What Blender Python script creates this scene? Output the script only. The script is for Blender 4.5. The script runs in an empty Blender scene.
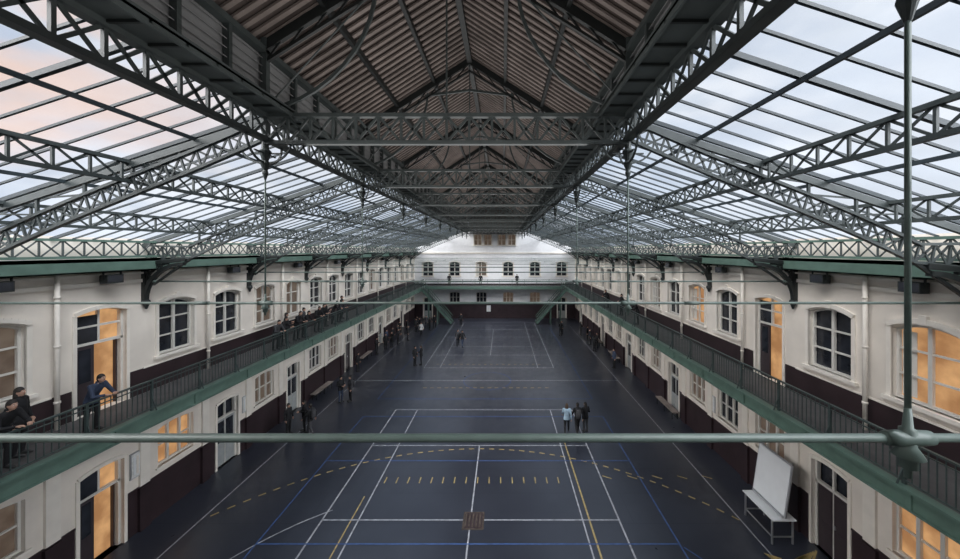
import bpy, math, random
from mathutils import Vector, Matrix
random.seed(7)
scene = bpy.context.scene
COL = scene.collection
scene.view_settings.view_transform = 'Standard'

# ------------------------------------------------------------------ dimensions
HW = 11.75            # half width of hall (wall plane)
BE = 9.9              # balcony edge
Y0, BAY, NB = -2.85, 2.575, 21
Y1 = Y0 + BAY*NB      # far wall
YA, YB = Y0+.02, Y1-.02
C = 3.86              # half width of central nave
ZB0, ZB1 = 4.45, 4.85 # balcony slab
TR = [2.3+5.15*k for k in range(10)]
def roofz(x): return 12.95-(abs(x)-C)*(2.6/7.89)

# ------------------------------------------------------------------ materials
def mat(name, col, rough=0.7, metal=0.0, var=0.12, scale=3.0, bump=0.0, spec=0.5, emit=None, es=0.0):
    m = bpy.data.materials.new(name); m.use_nodes = True
    nt = m.node_tree; b = nt.nodes['Principled BSDF']
    b.inputs['Roughness'].default_value = rough
    b.inputs['Metallic'].default_value = metal
    b.inputs['Specular IOR Level'].default_value = spec
    tc = nt.nodes.new('ShaderNodeTexCoord')
    nz = nt.nodes.new('ShaderNodeTexNoise'); nz.inputs['Scale'].default_value = scale
    nz.inputs['Detail'].default_value = 5
    nt.links.new(tc.outputs['Object'], nz.inputs['Vector'])
    rp = nt.nodes.new('ShaderNodeValToRGB')
    rp.color_ramp.elements[0].position = 0.3; rp.color_ramp.elements[1].position = 0.7
    rp.color_ramp.elements[0].color = [c*(1-var) for c in col]+[1]
    rp.color_ramp.elements[1].color = [min(1, c*(1+var)) for c in col]+[1]
    nt.links.new(nz.outputs['Fac'], rp.inputs['Fac'])
    nt.links.new(rp.outputs['Color'], b.inputs['Base Color'])
    if bump:
        bp = nt.nodes.new('ShaderNodeBump'); bp.inputs['Strength'].default_value = bump
        bp.inputs['Distance'].default_value = 0.02
        nt.links.new(nz.outputs['Fac'], bp.inputs['Height']); nt.links.new(bp.outputs[0], b.inputs['Normal'])
    if emit:
        er = nt.nodes.new('ShaderNodeValToRGB')
        er.color_ramp.elements[0].position = 0.38; er.color_ramp.elements[1].position = 0.6
        er.color_ramp.elements[0].color = [c*k for c, k in zip(emit, (.5, .42, .38))]+[1]
        er.color_ramp.elements[1].color = [*emit, 1]
        nt.links.new(nz.outputs['Fac'], er.inputs['Fac'])
        nt.links.new(er.outputs['Color'], b.inputs['Emission Color']); b.inputs['Emission Strength'].default_value = es
    return m

M = {}
M['cream'] = mat('cream_plaster', (0.74, 0.68, 0.61), 0.85, var=0.10, scale=0.8, bump=0.1)
M['creamtrim'] = mat('cream_trim', (0.78, 0.73, 0.66), 0.7, var=0.05)
M['white'] = mat('white_paint_wall', (0.82, 0.82, 0.83), 0.8, var=0.04)
M['aub'] = mat('maroon_wainscot', (0.030, 0.018, 0.021), 0.45, var=0.25, scale=1.5)
M['steel'] = mat('dark_steel_paint', (0.058, 0.070, 0.070), 0.5, var=0.2, scale=2)
M['steelD'] = mat('black_steel_paint', (0.014, 0.017, 0.017), 0.5, var=0.2)
M['green'] = mat('green_beam_paint', (0.10, 0.165, 0.135), 0.5, var=0.15)
M['rod'] = mat('rod_green_paint', (0.095, 0.13, 0.115), 0.45, var=0.15, scale=6)
M['rail'] = mat('railing_paint', (0.045, 0.065, 0.063), 0.5, var=0.15)
M['bar'] = mat('glazing_bar_paint', (0.03, 0.042, 0.05), 0.5, var=0.1)
M['wood'] = mat('ceiling_boards', (0.07, 0.054, 0.048), 0.8, var=0.3, scale=2)
M['batten'] = mat('ceiling_battens', (0.21, 0.175, 0.158), 0.8, var=0.3, scale=1.2)
M['louvre'] = mat('grey_louvre', (0.26, 0.265, 0.27), 0.7, var=0.15, scale=1)
M['frame'] = mat('window_frame_paint', (0.62, 0.6, 0.56), 0.5, var=0.05)
M['pane'] = mat('dark_window_pane', (0.022, 0.025, 0.033), 0.12, var=0.5, scale=1.3)
M['lit'] = mat('lamplit_room', (0.12, 0.07, 0.03), 0.6, var=0.1, scale=1.1, emit=(1.0, 0.56, 0.25), es=0.6)
M['litdim'] = mat('lamplit_room_dim', (0.06, 0.05, 0.042), 0.6, var=0.1, scale=1.5, emit=(0.8, 0.6, 0.44), es=0.13)
M['doorw'] = mat('door_paint_dark', (0.04, 0.03, 0.035), 0.45, var=0.1)
M['doorgreen'] = mat('door_paint_grey', (0.32, 0.34, 0.34), 0.5, var=0.1)
M['soffit'] = mat('balcony_soffit', (0.10, 0.095, 0.09), 0.8, var=0.1)
M['deck'] = mat('balcony_deck', (0.08, 0.075, 0.075), 0.7, var=0.15)
M['lw'] = mat('court_line_white', (0.32, 0.33, 0.36), 0.5, var=0.35, scale=5)
M['ly'] = mat('court_line_yellow', (0.36, 0.27, 0.11), 0.5, var=0.35, scale=5)
M['lb'] = mat('court_line_blue', (0.040, 0.085, 0.22), 0.5, var=0.2, scale=6)
M['board'] = mat('whiteboard_surface', (0.72, 0.74, 0.76), 0.3, var=0.03)
M['alu'] = mat('aluminium', (0.55, 0.56, 0.58), 0.35, metal=0.8, var=0.05)
M['rust'] = mat('hatch_rust', (0.055, 0.042, 0.034), 0.7, var=0.4, scale=8)
M['poster'] = mat('poster_paper', (0.7, 0.7, 0.68), 0.7, var=0.15, scale=14)
M['skin'] = mat('skin', (0.50, 0.30, 0.22), 0.55, var=0.05)
M['black'] = mat('black_cloth', (0.009, 0.009, 0.011), 0.85, var=0.3, scale=10)
M['denim'] = mat('denim_cloth', (0.035, 0.05, 0.09), 0.85, var=0.25, scale=12)
M['lightblue'] = mat('light_blue_cloth', (0.30, 0.41, 0.50), 0.85, var=0.12, scale=8)
M['greycloth'] = mat('grey_cloth', (0.05, 0.05, 0.055), 0.85, var=0.2, scale=10)
M['whitecloth'] = mat('white_cloth', (0.6, 0.6, 0.58), 0.8, var=0.1)
M['hair'] = mat('dark_hair', (0.014, 0.010, 0.008), 0.6, var=0.4, scale=30)
M['hairb'] = mat('brown_hair', (0.06, 0.035, 0.02), 0.6, var=0.4, scale=30)
M['shoe'] = mat('shoe_leather', (0.03, 0.03, 0.03), 0.5, var=0.1)

# floor material: dark blue-grey synthetic floor, seams + worn patches
def floor_mat():
    m = bpy.data.materials.new('sports_floor'); m.use_nodes = True
    nt = m.node_tree; b = nt.nodes['Principled BSDF']
    tc = nt.nodes.new('ShaderNodeTexCoord')
    n1 = nt.nodes.new('ShaderNodeTexNoise'); n1.inputs['Scale'].default_value = 0.35; n1.inputs['Detail'].default_value = 7
    n2 = nt.nodes.new('ShaderNodeTexNoise'); n2.inputs['Scale'].default_value = 2; n2.inputs['Detail'].default_value = 4
    nt.links.new(tc.outputs['Object'], n1.inputs['Vector']); nt.links.new(tc.outputs['Object'], n2.inputs['Vector'])
    r = nt.nodes.new('ShaderNodeValToRGB')
    r.color_ramp.elements[0].position = .35; r.color_ramp.elements[1].position = .68
    r.color_ramp.elements[0].color = (0.022, 0.025, 0.036, 1); r.color_ramp.elements[1].color = (0.033, 0.037, 0.051, 1)
    nt.links.new(n1.outputs['Fac'], r.inputs['Fac'])
    br = nt.nodes.new('ShaderNodeTexBrick'); br.inputs['Scale'].default_value = 1
    br.inputs['Brick Width'].default_value = 12; br.inputs['Row Height'].default_value = 1.6
    br.inputs['Mortar Size'].default_value = 0.012; br.inputs['Color1'].default_value = (1, 1, 1, 1)
    br.inputs['Color2'].default_value = (.93, .93, .93, 1); br.inputs['Mortar'].default_value = (.6, .6, .6, 1)
    nt.links.new(tc.outputs['Object'], br.inputs['Vector'])
    mx = nt.nodes.new('ShaderNodeMixRGB'); mx.blend_type = 'MULTIPLY'; mx.inputs[0].default_value = 1
    nt.links.new(r.outputs['Color'], mx.inputs[1]); nt.links.new(br.outputs['Color'], mx.inputs[2])
    nt.links.new(mx.outputs[0], b.inputs['Base Color'])
    mr = nt.nodes.new('ShaderNodeMapRange'); mr.inputs[3].default_value = .24; mr.inputs[4].default_value = .38
    nt.links.new(n2.outputs['Fac'], mr.inputs[0]); nt.links.new(mr.outputs[0], b.inputs['Roughness'])
    b.inputs['Specular IOR Level'].default_value = 0.75
    b.inputs['Specular Tint'].default_value = (.86, .92, 1, 1)
    return m
M['floor'] = floor_mat()

def glass_mat():
    m = bpy.data.materials.new('roof_glass'); m.use_nodes = True
    nt = m.node_tree; nt.nodes.clear()
    out = nt.nodes.new('ShaderNodeOutputMaterial')
    tr = nt.nodes.new('ShaderNodeBsdfTransparent'); tr.inputs[0].default_value = (.94, .96, .98, 1)
    tl = nt.nodes.new('ShaderNodeBsdfTranslucent'); tl.inputs[0].default_value = (.55, .6, .66, 1)
    tc = nt.nodes.new('ShaderNodeTexCoord'); nz = nt.nodes.new('ShaderNodeTexNoise')
    nz.inputs['Scale'].default_value = .6; nz.inputs['Detail'].default_value = 5
    mr = nt.nodes.new('ShaderNodeMapRange'); mr.inputs[1].default_value = .3; mr.inputs[2].default_value = .7
    mr.inputs[3].default_value = .03; mr.inputs[4].default_value = .17
    nt.links.new(tc.outputs['Object'], nz.inputs['Vector']); nt.links.new(nz.outputs['Fac'], mr.inputs[0])
    mx = nt.nodes.new('ShaderNodeMixShader'); nt.links.new(mr.outputs[0], mx.inputs[0])
    nt.links.new(tr.outputs[0], mx.inputs[1]); nt.links.new(tl.outputs[0], mx.inputs[2])
    nt.links.new(mx.outputs[0], out.inputs[0])
    return m
M['glass'] = glass_mat()

# ------------------------------------------------------------------ mesh builder
class MB:
    def __init__(s): s.v = []; s.f = []; s.m = []; s.names = []
    def mi(s, k):
        if k not in s.names: s.names.append(k)
        return s.names.index(k)
    def face(s, pts, k):
        n = len(s.v); s.v += [tuple(p) for p in pts]; s.f.append(list(range(n, n+len(pts)))); s.m.append(s.mi(k))
    def hexa(s, P, k):
        n = len(s.v); s.v += [tuple(p) for p in P]; i = s.mi(k)
        for q in ((0, 3, 2, 1), (4, 5, 6, 7), (0, 1, 5, 4), (1, 2, 6, 5), (2, 3, 7, 6), (3, 0, 4, 7)):
            s.f.append([n+a for a in q]); s.m.append(i)
    def box(s, a, b, k):
        x0, y0, z0 = [min(a[i], b[i]) for i in range(3)]; x1, y1, z1 = [max(a[i], b[i]) for i in range(3)]
        s.hexa([(x0, y0, z0), (x1, y0, z0), (x1, y1, z0), (x0, y1, z0), (x0, y0, z1), (x1, y0, z1), (x1, y1, z1), (x0, y1, z1)], k)
    def beam(s, p, q, w, h, k, up=(0, 0, 1)):
        p = Vector(p); q = Vector(q); d = (q-p).normalized(); u = Vector(up)
        if abs(d.dot(u)) > .98: u = Vector((0, 1, 0)) if abs(d.y) < .9 else Vector((1, 0, 0))
        a = d.cross(u).normalized()*w/2; b = a.cross(d).normalized()*h/2
        s.hexa([p-a-b, p+a-b, p+a+b, p-a+b, q-a-b, q+a-b, q+a+b, q-a+b], k)
    def tube(s, pts, rad, k, seg=10, cap=True, ell=None):
        pts = [Vector(p) for p in pts]; n = len(pts)
        if not isinstance(rad, (list, tuple)): rad = [rad]*n
        t0 = (pts[1]-pts[0]).normalized()
        ref = Vector((0, 0, 1)) if abs(t0.z) < .9 else Vector((1, 0, 0))
        base = len(s.v); i = s.mi(k)
        for j in range(n):
            t = (pts[min(j+1, n-1)]-pts[max(j-1, 0)]).normalized()
            a = t.cross(ref)
            if a.length < 1e-4: a = t.cross(Vector((0, 1, 0)))
            a.normalize(); b = a.cross(t).normalized()
            for e in range(seg):
                an = 2*math.pi*e/seg
                s.v.append(tuple(pts[j]+(a*math.cos(an)+b*math.sin(an))*rad[j]))
        for j in range(n-1):
            for e in range(seg):
                e2 = (e+1) % seg
                s.f.append([base+j*seg+e, base+j*seg+e2, base+(j+1)*seg+e2, base+(j+1)*seg+e]); s.m.append(i)
        if cap:
            s.f.append([base+e for e in range(seg)][::-1]); s.m.append(i)
            s.f.append([base+(n-1)*seg+e for e in range(seg)]); s.m.append(i)
    def ellip(s, c, r, k, nu=14, nv=10, rot=None, zmin=-1.0):
        base = len(s.v); i = s.mi(k); c = Vector(c)
        for a in range(nv+1):
            ph = math.pi*a/nv
            for b in range(nu):
                th = 2*math.pi*b/nu
                p = Vector((r[0]*math.sin(ph)*math.cos(th), r[1]*math.sin(ph)*math.sin(th), r[2]*max(zmin, math.cos(ph))))
                if rot: p = rot @ p
                s.v.append(tuple(c+p))
        for a in range(nv):
            for b in range(nu):
                b2 = (b+1) % nu
                s.f.append([base+a*nu+b, base+(a+1)*nu+b, base+(a+1)*nu+b2, base+a*nu+b2]); s.m.append(i)
    def rings(s, rs, k, seg=18):
        base = len(s.v); i = s.mi(k)
        for (c, rx, ry) in rs:
            for e in range(seg):
                an = 2*math.pi*e/seg
                s.v.append((c[0]+rx*math.cos(an), c[1]+ry*math.sin(an), c[2]))
        for j in range(len(rs)-1):
            for e in range(seg):
                e2 = (e+1) % seg
                s.f.append([base+j*seg+e, base+j*seg+e2, base+(j+1)*seg+e2, base+(j+1)*seg+e]); s.m.append(i)
        s.f.append([base+e for e in range(seg)][::-1]); s.m.append(i)
        s.f.append([base+(len(rs)-1)*seg+e for e in range(seg)]); s.m.append(i)
    def lattice(s, P, Q, P2, Q2, n, w, t, k, chord=0.07, chordh=0.07, verts=True, kc=None):
        kc = kc or k
        A = [Vector(P).lerp(Vector(Q), i/n) for i in range(n+1)]; B = [Vector(P2).lerp(Vector(Q2), i/n) for i in range(n+1)]
        s.beam(A[0], A[-1], chord, chordh, kc); s.beam(B[0], B[-1], chord, chordh, kc)
        s.xweb(A, B, w, t, k, verts)
    def xweb(s, A, B, w, t, k, verts=True):
        nrm = (A[-1]-A[0]).cross(B[0]-A[0]).normalized()
        for i in range(len(A)-1):
            s.beam(A[i], B[i+1], t, w, k, up=nrm.cross((B[i+1]-A[i]).normalized()))
            s.beam(B[i], A[i+1], t, w, k, up=nrm.cross((A[i+1]-B[i]).normalized()))
            if verts: s.beam(A[i], B[i], w, w, k)
    def mesh(s, name, smooth=False):
        me = bpy.data.meshes.new(name); me.from_pydata(s.v, [], s.f)
        for k in s.names: me.materials.append(M[k])
        me.polygons.foreach_set('material_index', s.m)
        if smooth: me.polygons.foreach_set('use_smooth', [True]*len(s.f))
        me.update(); return me
    def obj(s, name, smooth=False, parent=None, loc=None):
        o = bpy.data.objects.new(name, s.mesh(name, smooth)); COL.objects.link(o)
        if parent: o.parent = parent
        if loc: o.location = loc
        return o
def inst(name, me, loc=(0, 0, 0), rz=0, parent=None, sc=None):
    o = bpy.data.objects.new(name, me); COL.objects.link(o); o.location = loc; o.rotation_euler = (0, 0, rz)
    if sc: o.scale = sc
    if parent: o.parent = parent
    return o

# ------------------------------------------------------------------ floor
b = MB(); b.box((-HW-.5, Y0-.5, -.2), (HW+.5, Y1+.5, 0), 'floor'); b.obj('floor')

# ------------------------------------------------------------------ court markings
b = MB()
ZL = 0.004
def ln(x0, y0, x1, y1, k='lw', w=.06, dz=0):
    w *= .85
    p = Vector((x0, y0, ZL+dz)); q = Vector((x1, y1, ZL+dz)); d = (q-p).normalized(); a = Vector((-d.y, d.x, 0))*w/2
    b.face([p-a, q-a, q+a, p+a], k)
def arc(cx, cy, r, a0, a1, k, w=.06, n=40, dash=False, ry=None, dz=0):
    ry = ry or r
    pts = [(cx+r*math.cos(math.radians(a0+(a1-a0)*i/n)), cy+ry*math.sin(math.radians(a0+(a1-a0)*i/n))) for i in range(n+1)]
    for i in range(n):
        if dash and i % 2: continue
        ln(*pts[i], *pts[i+1], k, w, dz)
for sx in (-1, 1):
    ln(sx*10, 5, sx*10, 46.5, 'lw', .05)
    ln(sx*5.5, 4.5, sx*5.5, 21.9, 'lw', .07); ln(sx*5.5, 29.7, sx*5.5, 48.3, 'lw', .055)
    ln(sx*4.15, 4.5, sx*4.15, 21.9, 'lw', .06); ln(sx*4.15, 29.7, sx*4.15, 48.3, 'lw', .045)
    ln(sx*7.2, 8, sx*7.2, 21, 'lb', .06)
    ln(sx*7.2, 23.5, sx*7.2, 45, 'lb', .05)
ln(4.4, 4.5, 4.4, 18.2, 'ly', .07); ln(-4.42, 4.5, -4.42, 14.2, 'ly', .05)
ln(0, 4.5, 0, 17.9, 'lw', .06); ln(0, 33.3, 0, 44, 'lw', .05)
for yy, k, xa, xb in ((12.96, 'lw', -5.5, 5.5), (17.9, 'lw', -5.5, 5.5), (21.9, 'lw', -5.5, 5.5), (11.9, 'lb', -7.2, 7.2), (16.6, 'lb', -7.2, 7.2),
                 (21.0, 'lb', -7.2, 7.2), (23.5, 'lb', -7.2, 7.2), (26.8, 'lw', -10, 10), (29.7, 'lw', -5.5, 5.5), (33.3, 'lw', -5.5, 5.5), (36.2, 'lw', -4.15, 4.15),
                 (40.2, 'lw', -5.5, 5.5), (44, 'lw', -5.5, 5.5), (46.5, 'lw', -10, 10), (48.3, 'lw', -5.5, 5.5)):
    ln(xa, yy, xb, yy, k, .06, .001)
arc(0, 4.6, 13, 40, 140, 'ly', .075, n=90, dash=True)
arc(-1.0, 6.5, 8.2, 122, 175, 'lw', .05); arc(1.0, 6.5, 8.2, 5, 40, 'lb', .05)
arc(0, 26.8, 1.8, 0, 360, 'lb', .045)
for i in range(16):
    x = -3.9+i*.5; ln(x, 15.0, x, 15.4, 'ly', .05)
for i in range(18):
    x = -4.6+i*.52; ln(x, 25.4, x+.26, 25.4, 'ly', .07)
    ln(x, 30.6, x+.22, 30.6, 'ly', .06)
for i in range(5):
    x = 5.6+i*1.1; ln(x, 15.5, x+.35, 15.3, 'ly', .06)
for i in range(7):   # hatch near whiteboard
    ln(9.9+i*.22, 11.0+i*.05, 10.9+i*.12, 11.4+i*.04, 'ly', .07, .001)
b.face([(9.95, 11.15, .006), (10.25, 11.35, .006), (9.8, 11.55, .006)], 'ly')
b.obj('court_markings')
b = MB(); b.box((-.28, 12.5, 0), (.5, 13.35, .012), 'rust'); b.box((-.22, 12.56, .012), (.44, 13.29, .018), 'aub')
for i in range(5): b.box((-.2+i*.13, 12.6, .018), (-.14+i*.13, 13.25, .024), 'rust')
b.obj('floor_hatch')

# ------------------------------------------------------------------ walls with openings
def panel(b, P, u0, u1, z0, z1, k, op=None, dep=.32, kr='creamtrim'):
    """wall panel with optional opening (a,b,zb,zt,rise)"""
    def q(a, c, d, e, kk=k):
        if c-a < 1e-4 or e-d < 1e-4: return
        b.face([P(a, d, 0), P(c, d, 0), P(c, e, 0), P(a, e, 0)], kk)
    if not op or op[3] <= z0+1e-3 or op[2] >= z1-1e-3: q(u0, u1, z0, z1); return
    a, c, zb, zt, r = op; lo = max(zb, z0); hi = min(zt, z1)
    q(u0, a, z0, z1); q(c, u1, z0, z1); q(a, c, z0, lo)
    topin = zt <= z1
    sp = zt-r if topin else z1
    for uu in (a, c):
        b.face([P(uu, lo, 0), P(uu, sp, 0), P(uu, sp, dep), P(uu, lo, dep)], kr)
    if zb >= z0: b.face([P(a, zb, 0), P(c, zb, 0), P(c, zb, dep), P(a, zb, dep)], kr)
    if topin:
        N = 10 if r > 0 else 1
        zz = lambda t: zt-r*(2*t-1)**2
        for i in range(N):
            t0, t1 = i/N, (i+1)/N; ua, ub = a+(c-a)*t0, a+(c-a)*t1
            b.face([P(ua, zz(t0), 0), P(ub, zz(t1), 0), P(ub, z1, 0), P(ua, z1, 0)], k)
            b.face([P(ua, zz(t0), 0), P(ub, zz(t1), 0), P(ub, zz(t1), dep), P(ua, zz(t0), dep)], kr)

# --- window / door meshes (local: x along wall, z up, y outward)
def window_mesh(name, w, h, r, pane, cols=2, rows=3, sur=True, curtain=False):
    b = MB(); N = 12
    zz = lambda u: h-r*(2*u/w)**2
    us = [-w/2+w*i/N for i in range(N+1)]
    for i in range(N):
        b.face([(us[i], .22, 0), (us[i+1], .22, 0), (us[i+1], .22, zz(us[i+1])), (us[i], .22, zz(us[i]))], pane)
    if curtain:
        b.box((-w/2+.08, .2, .1), (-w/2+.4, .215, h-r-.05), 'frame')
    f = .065
    for sx in (-1, 1): b.box((sx*w/2, .12, 0), (sx*(w/2-f), .2, h-r), 'frame')
    b.box((-w/2, .12, 0), (w/2, .2, f), 'frame')
    for i in range(N):
        b.beam((us[i], .16, zz(us[i])-f/2), (us[i+1], .16, zz(us[i+1])-f/2), .08, f, 'frame')
    for c in range(1, cols): x = -w/2+w*c/cols; b.box((x-.045, .11, 0), (x+.045, .19, zz(x)-.02), 'frame')
    for rr in range(1, rows): z = h*.98*rr/rows; b.box((-w/2, .13, z-.025), (w/2, .19, z+.025), 'frame')
    if sur:
        for i in range(N):
            b.beam((us[i]*1.1, -.03, zz(us[i])+.1), (us[i+1]*1.1, -.03, zz(us[i+1])+.1), .1, .13, 'creamtrim')
        for sx in (-1, 1): b.box((sx*w/2, -.05, -.05), (sx*(w/2+.11), .02, h-r+.06), 'creamtrim')
        b.box((-w/2-.18, -.12, -.1), (w/2+.18, .1, 0), 'creamtrim')
        b.box((-.09, -.09, h+.02), (.09, 0, h+.26), 'creamtrim')
    return b.mesh(name)
def door_mesh(name, w, h, r, kind):
    b = MB(); N = 8
    zz = lambda u: h-r*(2*u/w)**2
    us = [-w/2+w*i/N for i in range(N+1)]
    dh = min(2.15, h-.35)
    if kind == 'open':    # lit lobby seen through the open half, the other leaf closed and glazed
        for i in range(N):
            b.face([(us[i], .3, 0), (us[i+1], .3, 0), (us[i+1], .3, zz(us[i+1])), (us[i], .3, zz(us[i]))], 'lit')
        b.box((-w/2+.07, .13, dh+.08), (0, .16, h-r-.02), 'pane')
        b.box((-w/2+.07, .13, 0.01), (-.12, .18, dh), 'doorw')
        b.box((-w/2+.17, .115, 1.0), (-.22, .13, dh-.12), 'pane')
        b.box((w/2-.13, .2, .01), (w/2-.09, .3, dh), 'doorw')
    else:
        for i in range(N):
            b.face([(us[i], .3, 0), (us[i+1], .3, 0), (us[i+1], .3, zz(us[i+1])), (us[i], .3, zz(us[i]))], 'pane')
    for sx in (-1, 1): b.box((sx*w/2, .1, 0), (sx*(w/2-.07), .22, h-r), 'frame')
    b.box((-w/2, .1, dh), (w/2, .22, dh+.08), 'frame')
    b.box((-.03, .12, dh), (.03, .2, h-.02), 'frame')
    if h-dh > 1: b.box((-w/2, .12, (h+dh)/2), (w/2, .2, (h+dh)/2+.06), 'frame')
    if kind != 'open':
        k = 'doorw' if kind == 'dark' else 'doorgreen'
        b.box((-w/2+.07, .14, .01), (w/2-.07, .19, dh), k)
        for sx in (-1, 1):
            b.box((sx*.06, .125, .2), (sx*(w/2-.14), .14, .95), k)
            b.box((sx*.06, .125, 1.1), (sx*(w/2-.14), .14, dh-.12), 'pane' if kind != 'dark' else k)
        b.box((-.012, .12, .01), (.012, .14, dh), 'frame'); b.box((.04, .09, 1.0), (.08, .14, 1.12), 'alu')
    for sx in (-1, 1): b.box((sx*w/2, -.04, 0), (sx*(w/2+.1), .02, h-r+.05), 'creamtrim')
    for i in range(N):
        b.beam((us[i]*1.08, -.02, zz(us[i])+.07), (us[i+1]*1.08, -.02, zz(us[i+1])+.07), .08, .12, 'creamtrim')
    return b.mesh(name)
UW, UH, UR = 1.5, 2.05, .2
WM = {'dark': window_mesh('upper_window', UW, UH, UR, 'pane', curtain=False),
      'lit': window_mesh('upper_window_lit', UW, UH, UR, 'lit', curtain=True),
      'dim': window_mesh('upper_window_dim', UW, UH, UR, 'litdim', curtain=True),
      'door': door_mesh('upper_door_lit', 1.4, 3.25, .15, 'open')}
GM = {'dark': window_mesh('ground_window', 1.5, 1.5, 0.1, 'pane', 3, 2, False), 'lit': window_mesh('ground_window_lit', 1.5, 1.5, .1, 'lit', 3, 2, False),
      'dim': window_mesh('ground_window_dim', 1.5, 1.5, .1, 'litdim', 3, 2, False),
      'door': door_mesh('ground_door_lit', 1.25, 3.0, .1, 'open'), 'ddoor': door_mesh('ground_door', 1.25, 3.0, .1, 'dark'),
      'gdoor': door_mesh('ground_door_grey', 1.25, 3.0, .1, 'grey')}
nwin = [0]; ndoor = [0]
def put(kind, me, loc, rz):
    if 'door' in kind: ndoor[0] += 1; inst('door_%d' % ndoor[0], me, loc, rz)
    else: nwin[0] += 1; inst('window_%d' % nwin[0], me, loc, rz)
UP = {-1: ['dark', 'dark', 'dark', 'dark', 'dim', 'door', 'dark', 'dark', 'dim', 'dim', 'dark', 'dark', 'dark', 'dark', 'dim', 'dark', 'dark', 'dark', 'dim', 'dark', 'dark'],
      1: ['dark', 'dark', 'dark', 'dark', 'lit', 'dark', 'door', 'dark', 'lit', 'dark', 'dim', 'dark', 'dark', 'dim', 'dark', 'dark', 'dim', 'dark', 'dark', 'dark', 'dark']}
GR = {-1: ['dark', 'ddoor', 'dark', 'lit', 'dim', 'door', 'lit', 'gdoor', 'dim', 'gdoor', 'dark', 'dim', 'ddoor', 'dark', 'dark', 'gdoor', 'dim', 'dark', 'ddoor', 'dark', 'dark'],
      1: ['dark', 'dark', 'ddoor', 'lit', 'lit', 'ddoor', 'dim', 'dark', 'dim', 'gdoor', 'dim', 'dark', 'gdoor', 'dim', 'dark', 'ddoor', 'dark', 'dark', 'dark', 'gdoor', 'dark']}
for s, nm in ((-1, 'left'), (1, 'right')):
    b = MB(); P = lambda u, z, o, s=s: (s*(HW+o), u, z)
    rz = math.pi/2 if s < 0 else -math.pi/2
    t = MB()
    for i in range(NB):
        u0 = Y0+i*BAY; u1 = u0+BAY; uc = (u0+u1)/2
        g = GR[s][i]; u = UP[s][i]
        if 'door' in g: op = (uc-.625, uc+.625, 0, 3.0, .1); put(g, GM[g], (s*HW, uc, 0), rz)
        else: op = (uc-.75, uc+.75, 1.85, 3.35, .1); put(g, GM[g], (s*HW, uc, 1.85), rz)
        panel(b, P, u0, u1, 0, 1.55, 'aub', op); panel(b, P, u0, u1, 1.55, ZB1, 'cream', op)
        if u == 'door': op2 = (uc-.7, uc+.7, ZB1, ZB1+3.25, .15); put('door', WM[u], (s*HW, uc, ZB1), rz)
        else: op2 = (uc-.75, uc+.75, 6.05, 6.05+UH, UR); put('win', WM[u], (s*HW, uc, 6.05), rz)
        panel(b, P, u0, u1, ZB1, 5.75, 'aub', op2); panel(b, P, u0, u1, 5.75, 10.4, 'cream', op2)
        def tr(a, c, z, h, d, k): t.box((s*HW, a, z), (s*(HW-d), c, z+h), k)
        if 'door' in g: tr(u0, uc-.73, 1.53, .06, .03, 'aub'); tr(uc+.73, u1, 1.53, .06, .03, 'aub')
        else: tr(u0, u1, 1.53, .06, .03, 'aub'); t.box((s*(HW+.05), uc-.85, 1.78), (s*(HW-.06), uc+.85, 1.85), 'creamtrim')
        if u != 'door': tr(u0, u1, 5.73, .05, .03, 'creamtrim')
        t.box((s*HW, u0-.17, 1.59), (s*(HW-.08), u0+.17, ZB0-.12), 'creamtrim')
        t.box((s*HW, u0-.2, 0), (s*(HW-.1), u0+.2, 1.53), 'aub')
        t.box((s*HW, u0-.21, ZB0-.3), (s*(HW-.13), u0+.21, ZB0-.12), 'creamtrim')
    t.box((s*HW, Y0, 8.85), (s*(HW-.06), Y1, 8.97), 'creamtrim')
    t.box((s*HW, Y0, 9.15), (s*(HW-.1), Y1, 9.22), 'creamtrim')
    b.obj('wall_'+nm); t.obj('trim_%d' % (1 if s < 0 else 2))
    for k, yy in enumerate(TR[:9]):
        d = MB(); x = s*(HW-.18)
        d.tube([(x, yy+2.575, ZB1), (x, yy+2.575, 9.29)], .055, 'creamtrim', 10)
        for z in (5.6, 7.2, 8.6): d.tube([(x, yy+2.575, z), (x, yy+2.575, z+.06)], .072, 'creamtrim', 10)
        d.obj('downpipe', True)

# far wall
b = MB(); P = lambda u, z, o: (u, Y1+o, z)
FW = 2*HW/6
for i in range(6):
    u0 = -HW+i*FW; u1 = u0+FW; uc = (u0+u1)/2
    if i in (1, 2, 3, 4):
        op = (uc-.75, uc+.75, 2.35, 3.85, .1); k = ['dark', 'dark', 'dim', 'dim'][i-1]; put('w', GM[k], (uc, Y1, 2.35), 0)
    else: op = (uc-.625, uc+.625, 0, 3, .1); put('gdoor', GM['gdoor'], (uc, Y1, 0), 0)
    panel(b, P, u0, u1, 0, 2.1, 'aub', op); panel(b, P, u0, u1, 2.1, ZB1, 'white', op)
    op2 = (uc-.75, uc+.75, 6.2, 8.25, .2)
    put('w', WM['dim' if i == 2 else 'dark'], (uc, Y1, 6.2), 0)
    panel(b, P, u0, u1, ZB1, 5.1, 'aub', op2); panel(b, P, u0, u1, 5.1, 9.6, 'white', op2)
SMW = window_mesh('gable_window', 1.1, 1.6, .1, 'litdim', 2, 2, True)
def rz_(x): return roofz(x) if abs(x) > C else 17.0-(abs(x))*2.5/C
edges = [-HW, -C, -3.2, -1.75, -.3, .3, 1.75, 3.2, C, HW]
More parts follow.
